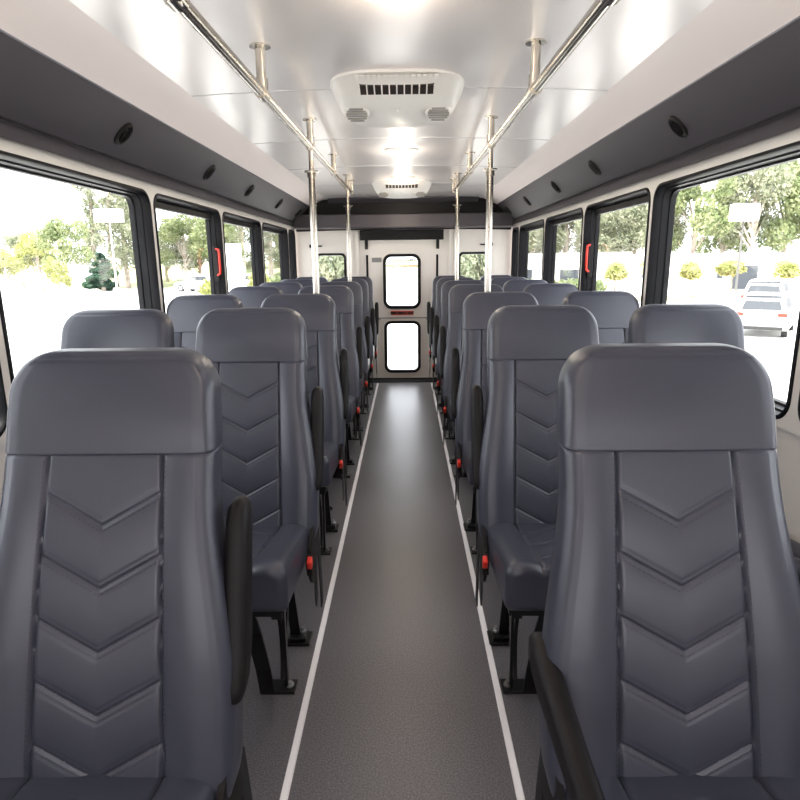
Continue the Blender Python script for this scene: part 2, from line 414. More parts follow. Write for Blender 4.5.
def yf(z): return (z-.697)*LEAN - .012*math.sin(PI*min(max((z-.45)/.6, 0), 1))
def sx(z): return .104 + .013*max(0, min(1, (1.03-z)/.5))
CZ = [.913-.105*k for k in range(5)]
def disp_back(x, t, w, r):
    ax = abs(x); s_ = sx(t); d = 0
    d -= .0065*gau(ax-s_, .0032)
    d -= .0028*gau(ax-(w-r*.9), .0028)
    if ax > s_: d += .016*math.sin(PI*min(1, (ax-s_)/(w-s_)))*(.45+.55*max(0, min(1, (1.0-t)/.3)))
    else:
        fade = max(0, min(1, (s_-ax)/.008))
        v = t - ax*.53
        ph = (v-CZ[0])/.105
        if v < CZ[0]+.03 and v > CZ[-1]-.05:
            near = min(abs(v-c) for c in CZ)*.883
            d -= fade*.0042*gau(near, .0032)
            d -= fade*.0012*gau(near-.0095, .002)
        if v < CZ[0]: d += fade*.0030*abs(math.sin(PI*ph))**.85
        else: d += fade*.002*min(1, (v-CZ[0])/.08)
    return d
def rnd(t, t0, t1, r0, r1):
    i = 0
    if t < t0+r0: u = (t0+r0-t)/r0; i = r0*(1-math.sqrt(max(0, 1-u*u)))
    if t > t1-r1: u = (t-(t1-r1))/r1; i = r1*(1-math.sqrt(max(0, 1-u*u)))
    return i
def levels(t0, t1, n, r0, r1, extra=10):
    L = set()
    for k in range(n+1): L.add(round(t0+r0 + (t1-r1-t0-r0)*k/n, 5))
    for k in range(extra+1):
        a = (PI/2)*k/extra; L.add(round(t0+r0-r0*math.sin(a), 5)); L.add(round(t1-r1+r1*math.sin(a), 5))
    return sorted(L)
ZB0, ZB1, ZH1 = .43, 1.036, 1.212
fnb = lambda x, n, t: (x, yf(t)-n, t)
def make_back():
    return padloft(levels(ZB0, ZB1, 190, .03, .008, 5), lambda t: interp(WT, t), lambda t: .10-.025*(t-.4), disp_back,
                   lambda t: rnd(t, ZB0, ZB1, .03, .008)*.8, lambda t: rnd(t, ZB0, ZB1, .03, .008), .024, fnb, nf=130)
def disp_head(x, t, w, r):
    q = (t-ZB1)/(ZH1-ZB1)
    return .010*math.sin(PI*min(1, max(0, q*.9+.12)))*(1-.35*(x/w)**2) - .0028*gau(abs(x)-(w-r*.9), .0028) - .0028*gau(t-(ZH1-.014), .003)
def make_head():
    L = sorted(set(levels(ZB1-.006, ZH1, 26, .008, .075, 16)) | set(round(ZH1-.02+.02*math.sin(PI/2*k/8), 5) for k in range(9)))
    return padloft(L, lambda t: interp(WT, t)+.001, lambda t: .088-.06*(t-1.03), disp_head,
                   lambda t: rnd(t, ZB1-.006, ZH1, .008, .075), lambda t: rnd(t, ZB1-.006, ZH1, .008, .022), .024, fnb, nf=50)
CT0, CT1 = -.05, .405
def ctop(t): return .497 + .053*min(1, max(0, t)/.36)
def disp_cush(x, t, w, r):
    ax = abs(x); d = -.006*gau(ax-(.117-.01*t), .0032) - .003*gau(ax-(w-r*.9), .0028)
    if ax < .117:
        v = t + (.117-ax)*.0 ; d += .003
        v = t - ax*.53; near = min(abs(v-c) for c in (.06, .17, .28))
        d -= .005*gau(near, .004)*max(0, min(1, (.117-ax)/.008))*(1 if t < .36 else 0)
    else: d += .010*math.sin(PI*min(1, (ax-.112)/(w-.112)))
    return d
def make_cush():
    L = sorted(set(levels(CT0, CT1, 90, .02, .028, 10)))
    return padloft(L, lambda t: .212, lambda t: .11+.025*min(1, max(0, t)/.35), disp_cush,
                   lambda t: rnd(t, CT0, CT1, .02, .028), lambda t: rnd(t, CT0, CT1, .02, .028), .024, lambda x, n, t: (x, -t-.062, ctop(t)+n), nf=70)
def stitches():
    bm = BM()
    def st(x0, z0, x1, z1):
        a = Vector(fnb(x0, disp_back(x0, z0, interp(WT, z0), .024)+.0006, z0)); c = Vector(fnb(x1, disp_back(x1, z1, interp(WT, z1), .024)+.0006, z1))
        tube(bm, [a, c], .0005, 4)
    for s in (-1, 1):
        z = .50
        while z < 1.02:
            st(s*(sx(z)+.0065), z, s*(sx(z+.005)+.0065), z+.005); z += .0085
        for cz in CZ[:]:
            x = .004
            while x < .098:
                z = cz + x*.53 - .0085
                if z > .47: st(s*x, z, s*(x+.0045), z+.0045*.53)
                x += .0085
    return bm
def arm_up_bm():
    """upright padded armrest, local to the aisle side; rounded tapering bar"""
    bm = BM(); P = [(.625, .018, .030), (.64, .028, .036), (.68, .0215, .036), (.75, .021, .034), (.85, .021, .033), (.93, .0205, .032), (.965, .018, .028), (.98, .010, .018)]
    P = [(.640, .010, .018), (.647, .017, .027), (.67, .0215, .034), (.72, .022, .035), (.85, .021, .034), (.94, .0205, .032), (.965, .017, .027), (.975, .009, .016)]
    loops = []
    for z, a, b in P:
        loops.append([bm.verts.new((q[0], (z-.697)*LEAN+.045+q[1] - .02*max(0, (.72-z)/.1), z)) for q in rr(2*a, 2*b, min(a, b)*.8, 5)])
    n = len(loops[0])
    for A, B in zip(loops, loops[1:]):
        for k in range(n): bm.faces.new((A[k], A[(k+1) % n], B[(k+1) % n], B[k]))
    bm.faces.new(loops[0][::-1]); bm.faces.new(loops[-1]); return finish(bm)
def arm_down_bm():
    bm = BM(); loops = []
    for y, a, b, z in [(.10, .012, .02, .665), (.09, .019, .03, .665), (.05, .022, .036, .662), (-.02, .022, .034, .656), (-.15, .021, .028, .650), (-.26, .020, .024, .647), (-.285, .016, .018, .646), (-.295, .008, .010, .646)]:
        loops.append([bm.verts.new((q[0], y, z+q[1])) for q in rr(2*a, 2*b, min(a, b)*.8, 5)])
    n = len(loops[0])
    for A, B in zip(loops, loops[1:]):
        for k in range(n): bm.faces.new((A[k], A[(k+1) % n], B[(k+1) % n], B[k]))
    bm.faces.new(loops[0][::-1]); bm.faces.new(loops[-1]); return finish(bm)
def curve(p0, p1, p2, n=8):
    p0, p1, p2 = map(Vector, (p0, p1, p2))
    return [(p0*(1-t)**2 + p1*2*t*(1-t) + p2*t*t) for t in [k/n for k in range(n+1)]]
MESH = {}
def part(name, parent, key, builder, m, loc=(0, 0, 0), smooth=True, sharp=60):
    if key not in MESH:
        o = obj(name, builder(), m, parent, smooth=smooth, sharp=sharp); MESH[key] = o.data
    else:
        o = bpy.data.objects.new(name, MESH[key]); C.objects.link(o); o.parent = parent
    o.location = loc; return o
def leg_front_bm():
    bm = BM(); sweep(bm, [(-.012, -.262, .0), (-.018, -.275, .10), (-.025, -.33, .27), (-.03, -.385, .39)], .045, .008)
    sweep(bm, [(-.034, -.250, 0), (-.04, -.262, .10), (-.047, -.316, .27), (-.052, -.37, .39)], .006, .03)
    box(bm, -.035, .075, -.268, -.205, 0, .008); return finish(bm)
def leg_rear_bm():
    bm = BM(); sweep(bm, [(.03, .02, .0), (.03, .01, .05), (.03, -.06, .27), (.02, -.11, .39)], .035, .012)
    box(bm, .0, .085, -.02, .06, 0, .012, bev=.003); box(bm, .01, .07, -.01, .05, .012, .03, bev=.004); return finish(bm)
def brace_bm():
    bm = BM(); sweep(bm, [(.045, -.235, .0), (.05, -.25, .18), (.055, -.27, .39)], .010, .02)
    sweep(bm, curve((.03, -.30, .38), (.03, -.16, .22), (.03, -.23, .03)), .012, .010)
    sweep(bm, curve((.03, -.22, .02), (.03, -.12, .08), (.03, -.06, .36)), .006, .02); return finish(bm)
def rail_bm():
    bm = BM()
    for x in (-.17, .17): box(bm, x-.015, x+.015, -.42, .0, .372, .405)
    box(bm, -.19, .19, -.41, -.375, .375, .405); box(bm, -.19, .19, -.06, .0, .37, .44)
    box(bm, -.19, .19, -.43, -.02, .400, .425)
    return finish(bm)
def bolt_bm():
    bm = BM(); tube(bm, [(0, 0, 0), (0, 0, .006)], .014, 12); tube(bm, [(0, 0, .006), (0, 0, .016)], .008, 6); return finish(bm)
def side_cover_bm():
    bm = BM(); prism(bm, [(-.17, .37), (.0, .36), (.03, .42), (.02, .50), (-.04, .52), (-.13, .44)], lambda p: (-.006, p[0], p[1]), lambda p: (.006, p[0], p[1])); return finish(bm)
def buckle_bm():
    bm = BM(); M = Matrix.Translation((0, -.20, .43)) @ Matrix.Rotation(math.radians(20), 4, 'X')
    box(bm, -.009, .009, -.019, .019, -.04, .024, M=M, bev=.004)
    sweep(bm, curve((0, -.12, .34), (0, -.17, .35), (0, -.192, .395)), .008, .03); return finish(bm)
def button_bm():
    bm = BM(); M = Matrix.Translation((0, -.20, .43)) @ Matrix.Rotation(math.radians(20), 4, 'X')
    box(bm, -.008, .008, -.0205, .008, -.006, .025, M=M, bev=.003)
    return finish(bm)
def strap_bm():
    bm = BM(); sweep(bm, curve((0, .02, .44), (0, -.04, .24), (0, -.01, .20), 10) , .004, .045)
    sweep(bm, curve((.0, .06, .45), (.0, .09, .30), (.0, .10, .12), 8), .004, .045); return finish(bm)
def make_seat(sgn, aisle, arm):
    """sgn=+1: the aisle lies on the seat's -x side (right-hand seats)"""
    t = empty('bus_seat')
    first = 'back' not in MESH
    bk = part('backrest', t, 'back', make_back, LEATHER)
    if first:                # dark stitching belongs to the backrest's own surface
        bm = BM(); bm.from_mesh(bk.data); n0 = len(bm.faces); st = stitches(); tmp = bpy.data.meshes.new('t'); st.to_mesh(tmp); st.free(); bm.from_mesh(tmp); bm.faces.ensure_lookup_table()
        for f in bm.faces[n0:]: f.material_index = 1
        bm.to_mesh(bk.data); bm.free(); bk.data.materials.append(THREAD)
    part('headrest', t, 'head', make_head, LEATHER)
    part('cushion', t, 'cush', make_cush, LEATHER)
    part('seat_frame', t, 'rail', rail_bm, BLACKMT, smooth=False)
    a = -sgn
    if aisle:
        part('armrest', t, 'arm'+arm, arm_up_bm if arm == 'up' else arm_down_bm, BLACKPL, (a*.233, -.012, -.035 if arm == 'up' else -.01))
        lx = a*.10
        for key, bf in (('lf', leg_front_bm), ('lr', leg_rear_bm)):
            lg = part('leg', t, key, bf, BLACKMT, (lx, 0, 0), smooth=False)
            if a < 0: lg.scale = (-1, 1, 1)
            bo = part('bolt', lg, 'bolt', bolt_bm, BOLT, (.055, -.235, .008) if key == 'lf' else (.055, .03, .03))
        br = part('brace', t, 'brace', brace_bm, BLACKMT, (lx, 0, 0), smooth=False)
        if a < 0: br.scale = (-1, 1, 1)
        part('side_cover', t, 'cover', side_cover_bm, BLACKPL, (a*.222, 0, 0), smooth=False)
        bu = part('seat_belt_buckle', t, 'buckle', buckle_bm, BLACKPL, (a*.232, 0, 0)); part('release_button', bu, 'button', button_bm, RED, (a*.003, 0, 0))
        part('seat_belt', t, 'strap', strap_bm, BELT, (a*.224, -.03, 0), smooth=False)
    else:
        for key, bf in (('lf', leg_front_bm), ('lr', leg_rear_bm)):
            part('leg', t, key, bf, BLACKMT, (-a*.12, 0, 0), smooth=False)
    return t
ROWS = [.93, 1.95, 2.90, 3.95, 4.80, 5.62, 6.42]
ordn = ['frontmost', 'second', 'third', 'fourth', 'fifth', 'sixth', 'last']
XA = {-1: .527, 1: .500}; XWD = {-1: 1.003, 1: 1.003}
for s, sd in ((-1, 'left'), (1, 'right')):
    pa = pw = None
    for i, y in enumerate(ROWS):
        if i == 0 and s == 1: t = make_seat(s, True, 'down')
        elif pa is None or (s == 1 and i == 1): t = make_seat(s, True, 'up'); pa = t
        else: t = copy_tree(pa)
        t.location = (s*XA[s], y, 0)
        if i == 0: lb = 'large charcoal leather bus seat in the %s foreground, armrest folded %s' % (sd, 'up' if s < 0 else 'down')
        elif i == 6: lb = 'aisle-side charcoal bus seat farthest back %s of the rear door' % sd
        else: lb = 'charcoal aisle-side bus seat %s of the aisle, %s row from the camera' % (sd, ordn[i])
        tag(t, lb, 'seat', 'bus seats along the aisle')
        if pw is None: w = make_seat(s, False, 'up'); pw = w
        else: w = copy_tree(pw)
        w.location = (s*XWD[s], y, 0)
        if i == 0: lb = 'charcoal window-side seat cut off by the %s edge of the photo' % sd
        elif i == 6: lb = 'charcoal window-side seat in the rear %s corner of the bus' % sd
        else: lb = 'charcoal window-side bus seat by the %s windows, %s row from the camera' % (sd, ordn[i])
        tag(w, lb, 'seat', 'bus seats beside the windows')

# ------------------------------------------------------------------ ceiling fittings
def zceil(x): return ZE + .022*(1-(x/XE)**2)
XB = .445
HY = [2.14, 3.17, 4.16, 5.10, 5.44]
def zbar(y): return 1.900 + (y-1.4)*.0135
for s, sd in ((-1, 'left'), (1, 'right')):
    t = empty('ceiling_grab_rail', (s*XB, 1.4, 1.9)); tag(t, 'long stainless steel grab rail hung from the ceiling over the %s seats' % sd, 'grab rail')
    t.location = (0, 0, 0)
    b = BM(); tube(b, [(s*XB, 1.34, zbar(1.34)), (s*XB, 5.47, zbar(5.47))], .0165, 18); obj('rail', b, CHROME, t, smooth=True)
    for y in [1.42] + HY:
        zc = zceil(XB)
        if y == 1.42:
            b = BM(); tube(b, [(s*XB, y-.09, zbar(y)), (s*XB, y-.03, zbar(y))], .024, 18); tube(b, [(s*XB, y-.06, zbar(y)-.02), (s*XB, y-.06, zc)], .018, 18)
            obj('rail_end', finish(b), CHROME, t, smooth=True); continue
        b = BM(); tube(b, [(s*XB, y, zbar(y)), (s*XB, y, zc)], .0165, 18); h_ = obj('hanger', b, CHROME, t, smooth=True)
        b = BM(); tube(b, [(s*XB, y, zc-.004), (s*XB, y, zc+.004)], .034, 20); obj('flange', b, CHROME, h_, smooth=True)
        b = BM(); tube(b, [(s*XB, y-.03, zbar(y-.03)), (s*XB, y+.03, zbar(y+.03))], .021, 18); tube(b, [(s*XB, y, zbar(y)), (s*XB, y, zbar(y)+.045)], .0205, 18)
        obj('joint', b, CHROME, h_, smooth=True)
    for j, y in enumerate((3.17, 5.10)):
        p = empty('grab_pole', (s*XB, y, 0)); tag(p, 'vertical steel grab pole %s of the aisle, %s' % (sd, 'the nearer one' if j == 0 else 'the farther one near the rear wall'), 'pole', 'vertical grab poles')
        yy = 0.10 if j == 0 else -.03
        zt = zbar(y)-.012
        b = BM(); tube(b, [(0, 0, 1.81), (0, 0, .004)], .0172, 18); obj('pole', b, CHROME, p, smooth=True)
        b = BM(); tube(b, [(0, 0, zt), (0, 0, 1.80)], .0125, 14); obj('upper_pole', b, CHROME, p, smooth=True)
        b = BM(); tube(b, [(0, 0, 1.806), (0, 0, 1.812)], .036, 20); tube(b, [(0, 0, 1.78), (0, 0, 1.807)], .022, 18); obj('collar', b, CHROME, p, smooth=True)
        b = BM(); tube(b, [(0, 0, 0), (0, 0, .008)], .04, 20); obj('floor_flange', b, CHROME, p, smooth=True)

def air_unit(y, label):
    z = zceil(0)
    t = empty('air_conditioner', (-.008, y, z)); tag(t, label, 'air conditioner')
    def outl(a, b_, yo=0):
        P = []
        for k in range(48):
            th = 2*PI*k/48; c_, s_ = math.cos(th), math.sin(th)
            P.append((a*math.copysign(abs(c_)**.62, c_), yo + b_*math.copysign(abs(s_)**.72, s_)))
        return P
    b = BM(); rings = [(outl(.268, .245), .0), (outl(.268, .245), -.010), (outl(.262, .236, .002), -.024), (outl(.240, .20, .012), -.060), (outl(.222, .172, .018), -.074), (outl(.20, .150, .022), -.083)]
    ringloft(b, rings, lambda p, d: (p[0], p[1], d*(1+(2.4*p[1] if d < -.02 else 0))), capend=True); b.verts.ensure_lookup_table(); b.faces.new([b.verts[k] for k in range(48)][::-1])
    obj('housing', finish(b), BEZEL, t, smooth=True, sharp=50)
    # dark louvred outlet across the sloping near face
    def S(x, v, o=0):                # v along the near slope 0..1 from ceiling edge down
        return (x, -.236+.115*v, -.016-.042*v-o)
    b = BM(); prism(b, [(-.143, .50), (.143, .50), (.143, .92), (-.143, .92)], lambda p: S(p[0], p[1], -.008), lambda p: S(p[0], p[1], .004)); obj('outlet', finish(b), VENTB, t)
    b = BM()
    for k in range(11):
        x = -.143+.0286*k; prism(b, [(x-.0025, .48), (x+.0025, .48), (x+.0025, .94), (x-.0025, .94)], lambda p: S(p[0], p[1], 0), lambda p: S(p[0], p[1], .007))
    obj('louvre_bars', finish(b), BEZEL, t)
    b = BM()
    for k in range(15):
        x = -.147+.021*k; prism(b, [(x-.008, .02), (x+.008, .02), (x+.008, .22), (x-.008, .22)], lambda p: S(p[0], p[1], 0), lambda p: S(p[0], p[1], .003))
    obj('upper_grille', finish(b), BEZEL, t)
    for sx_ in (-1, 1):
        cx_, cy_ = sx_*.168, .035
        b = BM(); tube(b, [(cx_, cy_, -.06), (cx_, cy_-.016, -.097)], [.062, .050], 28); v = obj('round_vent', finish(b), BEZEL, t, smooth=True)
        b = BM()
        for k in range(6):
            yy = -.034+.0136*k; w = math.sqrt(max(0, .044**2-yy*yy)); box(b, cx_-w, cx_+w, cy_-.018+yy-.0025, cy_-.018+yy+.0025, -.102-.42*yy, -.095-.42*yy)
        obj('vent_slots', b, LBL, v)
    b = BM(); tube(b, [(0, .0, -.075), (0, .0, -.088)], .006, 10); obj('screw', b, BOLT, t, smooth=True)
    return t
air_unit(2.66, 'white ceiling air unit with dark louvred outlet, nearest the camera')
air_unit(5.72, 'small distant white ceiling air unit near the rear of the bus')

def dome(y, label):
    z = zceil(0)
    t = empty('dome_light', (0, y, z)); tag(t, label, 'ceiling light', 'oval dome lights on the ceiling')
    b = BM(); ringloft(b, [(rr(.21, .14, .06), .0), (rr(.21, .14, .06), -.008), (rr(.185, .115, .05), -.013)], lambda p, d: (p[0], p[1], d), capend=True); obj('bezel', finish(b), BEZEL, t, smooth=True, sharp=50)
    b = BM(); rings = [(rr(.175*math.cos(a), .105*math.cos(a), .045*math.cos(a)), -.011-.02*math.sin(a)) for a in [PI/2*k/6 for k in range(6)]]
    ringloft(b, rings, lambda p, d: (p[0], p[1], d), capend=True); obj('lens', finish(b), LAMP, t, smooth=True)
    L = bpy.data.lights.new('dome_bulb', 'POINT'); L.shadow_soft_size = .05; L.energy = 3.6; L.color = (1, .84, .66)
    lo = bpy.data.objects.new('dome_bulb', L); C.objects.link(lo); lo.parent = t; lo.location = (0, 0, -.085)
for y, lb in ((-.62, 'unseen oval dome light added for downlight, farthest forward behind the camera'), (.56, 'unseen oval dome light added for downlight, directly over the camera'), (1.74, 'oval ceiling dome light just above the top of the photo'), (2.98, 'lit dome light right behind the near air unit'), (4.06, 'lit dome light in the middle of the ceiling, between the air units'),  # first two are unseen, added for more downlight on the front cushions
              (5.36, 'warm lit dome light just in front of the far air unit'), (6.30, 'warm lit dome light farthest back, above the dark rear valance')): dome(y, lb)

# round black air louvres in the dark panels
sl0, sl1 = Vector((XC, ZC)), Vector((1.165, 1.822))
for s, sd in ((-1, 'left'), (1, 'right')):
    proto = None
    for k, y in enumerate((2.58, 3.66, 4.58, 5.62, 6.62)):
        c = sl0.lerp(sl1, .60)
        if proto is None:
            t = empty('air_louvre'); d = (sl1-sl0).normalized(); nrm = Vector((-d.y, d.x)) if s > 0 else Vector((d.y, d.x))
            tx = Vector((s*(d.x), 0, d.y)); ty = Vector((0, 1, 0)); n3 = Vector((s*d.y, 0, -d.x))
            if n3.x*s > 0: n3 = -n3
            def q(r, h, a): return tuple(tx*(r*math.cos(a)) + ty*(r*.80*math.sin(a)) + n3*h)
            def disc(prof, m, name, par):
                b = BM(); L = [[b.verts.new(q(r, h, 2*PI*j/28)) for j in range(28)] for r, h in prof]
                for A, B_ in zip(L, L[1:]):
                    for j in range(28): b.faces.new((A[j], A[(j+1) % 28], B_[(j+1) % 28], B_[j]))
                b.faces.new(L[0][::-1]); b.faces.new(L[-1]); return obj(name, finish(b), m, par, smooth=True)
            disc([(.052, 0), (.052, .006), (.045, .013), (.037, .011), (.036, .003)], BLACKPL, 'bezel', t)
            b = BM()
            for j in (-1, 0, 1):
                cpt = ty*(.016*j)
                M = Matrix((tx.to_4d(), ty.to_4d(), n3.to_4d(), (0, 0, 0, 1))).transposed(); M[3][3] = 1
                for r_ in range(3): M[r_][3] = 0
                box(b, -.033 if j == 0 else -.028, .033 if j == 0 else .028, .016*j-.003, .016*j+.003, .004, .015, M=M)
            obj('blades', finish(b), BLACKPL, t); proto = t
        else: t = copy_tree(proto)
        t.location = (s*c.x, y, c.y)
        tag(t, 'round black air louvre in the dark %s panel, %s' % (sd, ['the largest, nearest the camera', 'second from the camera', 'third from the camera', 'fourth from the camera', 'smallest, by the rear corner'][k]), 'air vent', 'round air louvres above the windows')

# ------------------------------------------------------------------ outside
GZ = -1.35; K = 1.2
CX, CY = CAMX, 0
def at(pxx, D, z=GZ):
    return Vector((CAMX + (pxx-405.5)*D*.975/F, D, z))
b = BM(); box(b, -160, 160, -60, 260, GZ-.3, GZ); g = obj('ground', b, ASPH); struct(g)

def leaves(centers, n, size, seed, flat=1.0):
    rnd_ = random.Random(seed); bm = BM(); tot = sum(c[3]**2 for c in centers)
    for cx, cy, cz, r in centers:
        for _ in range(int(n*r*r/tot)):
            u = Vector((rnd_.gauss(0, 1), rnd_.gauss(0, 1), rnd_.gauss(0, 1))).normalized()*r*(rnd_.uniform(.25, 1)**.5)
            p = Vector((cx, cy, cz)) + Vector((u.x, u.y, u.z*flat))
            a = Vector((rnd_.gauss(0, 1), rnd_.gauss(0, 1), rnd_.gauss(0, 1))).normalized(); c = a.orthogonal().normalized(); s_ = size*rnd_.uniform(.6, 1.4)
            e = a.cross(c)
            bm.faces.new([bm.verts.new(p + c*s_), bm.verts.new(p + e*s_*.55), bm.verts.new(p - c*s_), bm.verts.new(p - e*s_*.55)])
    return bm
def tree_proto(kind, seed):
    r = random.Random(seed); t = empty('tree' if kind != 'conifer' else 'conifer'); tb = BM()
    if kind == 'round':         # small clipped street tree, 2.2 m
        tube(tb, [(0, 0, 0), (.02, 0, .6), (0, .02, 1.3)], [.06, .045, .03], 7); ce = [(r.uniform(-.35, .35), r.uniform(-.35, .35), 1.5+r.uniform(-.2, .25), .42) for _ in range(9)]
        lf = leaves(ce, 1500, .085, seed, .8); m = LEAF_Y
    elif kind == 'broad':       # spreading tree, about 6 m
        tube(tb, [(0, 0, 0), (.1, 0, 1.2), (0, .1, 3.2), (.1, 0, 5)], [.20, .15, .10, .04], 8)
        ce = []
        for k in range(9):
            a = r.uniform(0, 6.28); d = r.uniform(.6, 2.0); z = r.uniform(2.1, 5.2); d *= (1.1-.12*(z-2)); ce.append((d*math.cos(a), d*math.sin(a), z, r.uniform(.6, 1.05)))
            tube(tb, [(0, 0, z*.5), (d*.5*math.cos(a), d*.5*math.sin(a), z*.8), ce[-1][:3]], [.07, .045, .02], 5)
        lf = leaves(ce, 5200, .11, seed); m = LEAF_G
    elif kind == 'euc':         # tall thin eucalyptus, about 12 m
        tube(tb, [(0, 0, 0), (.15, 0, 4), (-.1, 0, 8), (.05, 0, 12)], [.22, .17, .11, .03], 8); ce = []
        for k in range(15):
            a = r.uniform(0, 6.28); z = 2.6+9.4*k/14; d = r.uniform(.3, 1.15); ce.append((d*math.cos(a), d*math.sin(a), z, r.uniform(.45, .85)))
            tube(tb, [(0, 0, z-1.0), ce[-1][:3]], [.05, .015], 5)
        lf = leaves(ce, 4600, .12, seed, 1.2); m = LEAF_E
    elif kind == 'conifer':
        tube(tb, [(0, 0, 0), (0, 0, 4)], [.15, .03], 7)
        ce = [(r.uniform(-1, 1)*(1.15-z*.27), r.uniform(-1, 1)*(1.15-z*.27), z, max(.18, .75-z*.14)) for z in [.5+3.4*k/17 for k in range(18)]]
        lf = leaves(ce, 6500, .13, seed, .7); m = LEAF_D
    else:                       # low bush
        tube(tb, [(0, 0, 0), (0, 0, .5)], [.05, .03], 6); ce = [(r.uniform(-.5, .5), r.uniform(-.4, .4), .5+r.uniform(-.15, .35), .42) for _ in range(8)]
        lf = leaves(ce, 1500, .085, seed, .9); m = LEAF_Y
    obj('trunk', tb, BARK, t, smooth=True); obj('foliage', lf, m, t); return t
PR = {}
def plant(kind, var, pxx, D, sc, label, cat='tree', group=None, mt=None, dz=0):
    key = (kind, var)
    if key not in PR: PR[key] = tree_proto(kind, 11*var+len(kind)); t = PR[key]
    else: t = copy_tree(PR[key])
    if kind == 'bush': t.name = 'bush'
    t.location = at(pxx, D*K, GZ+dz); t.scale = (sc*K, sc*K, sc*K) if not isinstance(sc, tuple) else tuple(v*K for v in sc); t.rotation_euler = (0, 0, (pxx*.37) % 6.28)
    tag(t, label, cat, group)
    if mt:
        f = [c for c in t.children if c.name.startswith('foliage')][0]
        f.data = f.data.copy(); f.data.materials[0] = mt
    return t
GL = 'trees across the lot on the left'; GR = 'tall trees behind the building on the right'
# left: seen through the big near window
plant('broad', 1, 36, 50, (.95, .95, .82), 'yellow-green spreading tree at the far left of the near left window', group=GL, mt=LEAF_Y)
plant('broad', 2, 64, 47, (.9, .9, .95), 'taller green tree in the middle of the near left window', group=GL)
plant('broad', 3, 54, 43, (.42, .42, .52), 'small yellow-green tree with a bare trunk in front of the middle tree', group=GL, mt=LEAF_Y)
plant('broad', 1, 2, 46, (.6, .6, .6), 'leafy green tree cut by the left edge of the photo', group=GL)
plant('broad', 2, 18, 62, (.9, .9, .9), 'pale distant tree behind the far-left tree', group=GL, mt=LEAF_E)
plant('conifer', 1, 99, 52, (1.3, 1.3, .80), 'dark blue-green conifer standing left of the tall thin trees', cat='tree', group=GL)
for k, (x_, D_, s_) in enumerate(((96, 56, 1.0), (113, 54, 1.08), (125, 57, 1.0), (138, 53, 1.1))):
    plant('euc', 1+k % 3, x_, D_, (1.1*s_, 1.1*s_, s_*1.0), 'tall thin pale-trunked eucalyptus left of the near left pillar, %s of four' % ['first from the left', 'second from the left', 'third from the left', 'rightmost'][k], group='tall eucalyptus trees')
for k, (x_, D_, s_, m_) in enumerate(((165, 62, 1.0, LEAF_E), (184, 60, 1.15, LEAF_G), (199, 64, 1.05, LEAF_E), (214, 58, 1.2, LEAF_G))):
    plant('broad', 1+k % 3, x_, D_, (s_, s_, s_*1.0), 'leafy tree seen through the second left window, %s of the row' % ['leftmost', 'second', 'third', 'rightmost'][k], group=GL, mt=m_)
for k, (x_, D_) in enumerate(((229, 66), (243, 60), (256, 70), (270, 64), (280, 72), (294, 66))):
    plant('euc', 1+k % 3, x_, D_, (1.2, 1.2, 1.0), 'slim grey-green tree beyond rear left windows, %s from the left' % ['first', 'second', 'third', 'fourth', 'fifth', 'sixth'][k], group='slim trees beyond the rear left windows')
plant('bush', 1, 211, 30, (.9, .9, 1.3), 'bright yellow-green bush beside the left red handle', 'bush', mt=LEAF_Y)
plant('bush', 2, 254, 34, (1.0, 1.0, 1.5), 'yellow-green bush right of the white board', 'bush')
plant('bush', 1, 275, 36, (1.0, 1.0, 1.3), 'green bush behind the fourth left window', 'bush', mt=LEAF_G)
# right
for k, (x_, D_, s_) in enumerate(((660, 60, 1.35), (690, 58, 1.55), (720, 62, 1.35), (748, 58, 1.75), (778, 60, 1.75), (806, 57, 1.8), (634, 66, 1.3))):
    plant('broad', 1+k % 3, x_, D_, (s_*.95, s_*.95, s_*1.12), 'tall tree behind the cream building, %s' % ['first right of the near pillar', 'second from the right pillar', 'third from the right pillar', 'just right of the lamp post', 'above the parked cars', 'at the right edge of the photo', 'in the second right window'][k], group=GR, mt=(LEAF_E, LEAF_G, LEAF_G)[k % 3])
for k, (x_, D_) in enumerate(((498, 76), (516, 72), (532, 70), (550, 74), (566, 70), (596, 68), (612, 72), (627, 68))):
    plant('broad', 1+k % 3, x_, D_, (1.45, 1.45, 1.45), 'grey-green tree beyond the rear right windows, %s from the left' % ['first', 'second', 'third', 'fourth', 'fifth', 'sixth', 'seventh', 'eighth'][k], group='trees beyond the rear right windows', mt=LEAF_E)
for k, x_ in enumerate((616, 650, 691, 732, 786)):
    plant('round', 1+k % 2, x_, 35, (1.15, 1.15, 1.05), 'small round clipped tree before the cream building, %s' % ['seen in the second right window', 'just right of the near right pillar', 'in front of the building window', 'beside the lamp post', 'above the parked cars'][k], group='small round trees along the building')
for k, x_ in enumerate((507, 521, 532, 551, 563, 573, 592)):
    plant('bush', 1+k % 2, x_, 33, (1.0, 1.0, 1.05), 'leafy green bush seen low through the rear right windows, %s from the left' % ['first', 'second', 'third', 'fourth', 'fifth', 'sixth', 'seventh'][k], 'bush', group='bushes along the right kerb', mt=LEAF_G)
for k, x_ in enumerate((322, 336, 464, 479)):
    plant('bush', 1+k % 2, x_, 44, (2.4, 1.6, 2.7), 'pale bush outside the rear %s window, %s' % (('left', 'left', 'right', 'right')[k], ('on its left', 'on its right', 'on its left', 'on its right')[k]), 'bush', group='bushes outside the rear wall', mt=LEAF_E)
# grassy bank far behind
b = BM(); prism(b, [(70, 0), (90, 2.6), (120, 3.0), (120, 0)], lambda p: (-40, p[0], GZ+p[1]), lambda p: (6, p[0], GZ+p[1])); tag(obj('grassy_bank', finish(b), GRASS), 'pale dry grassy bank far behind the bus', 'bank')
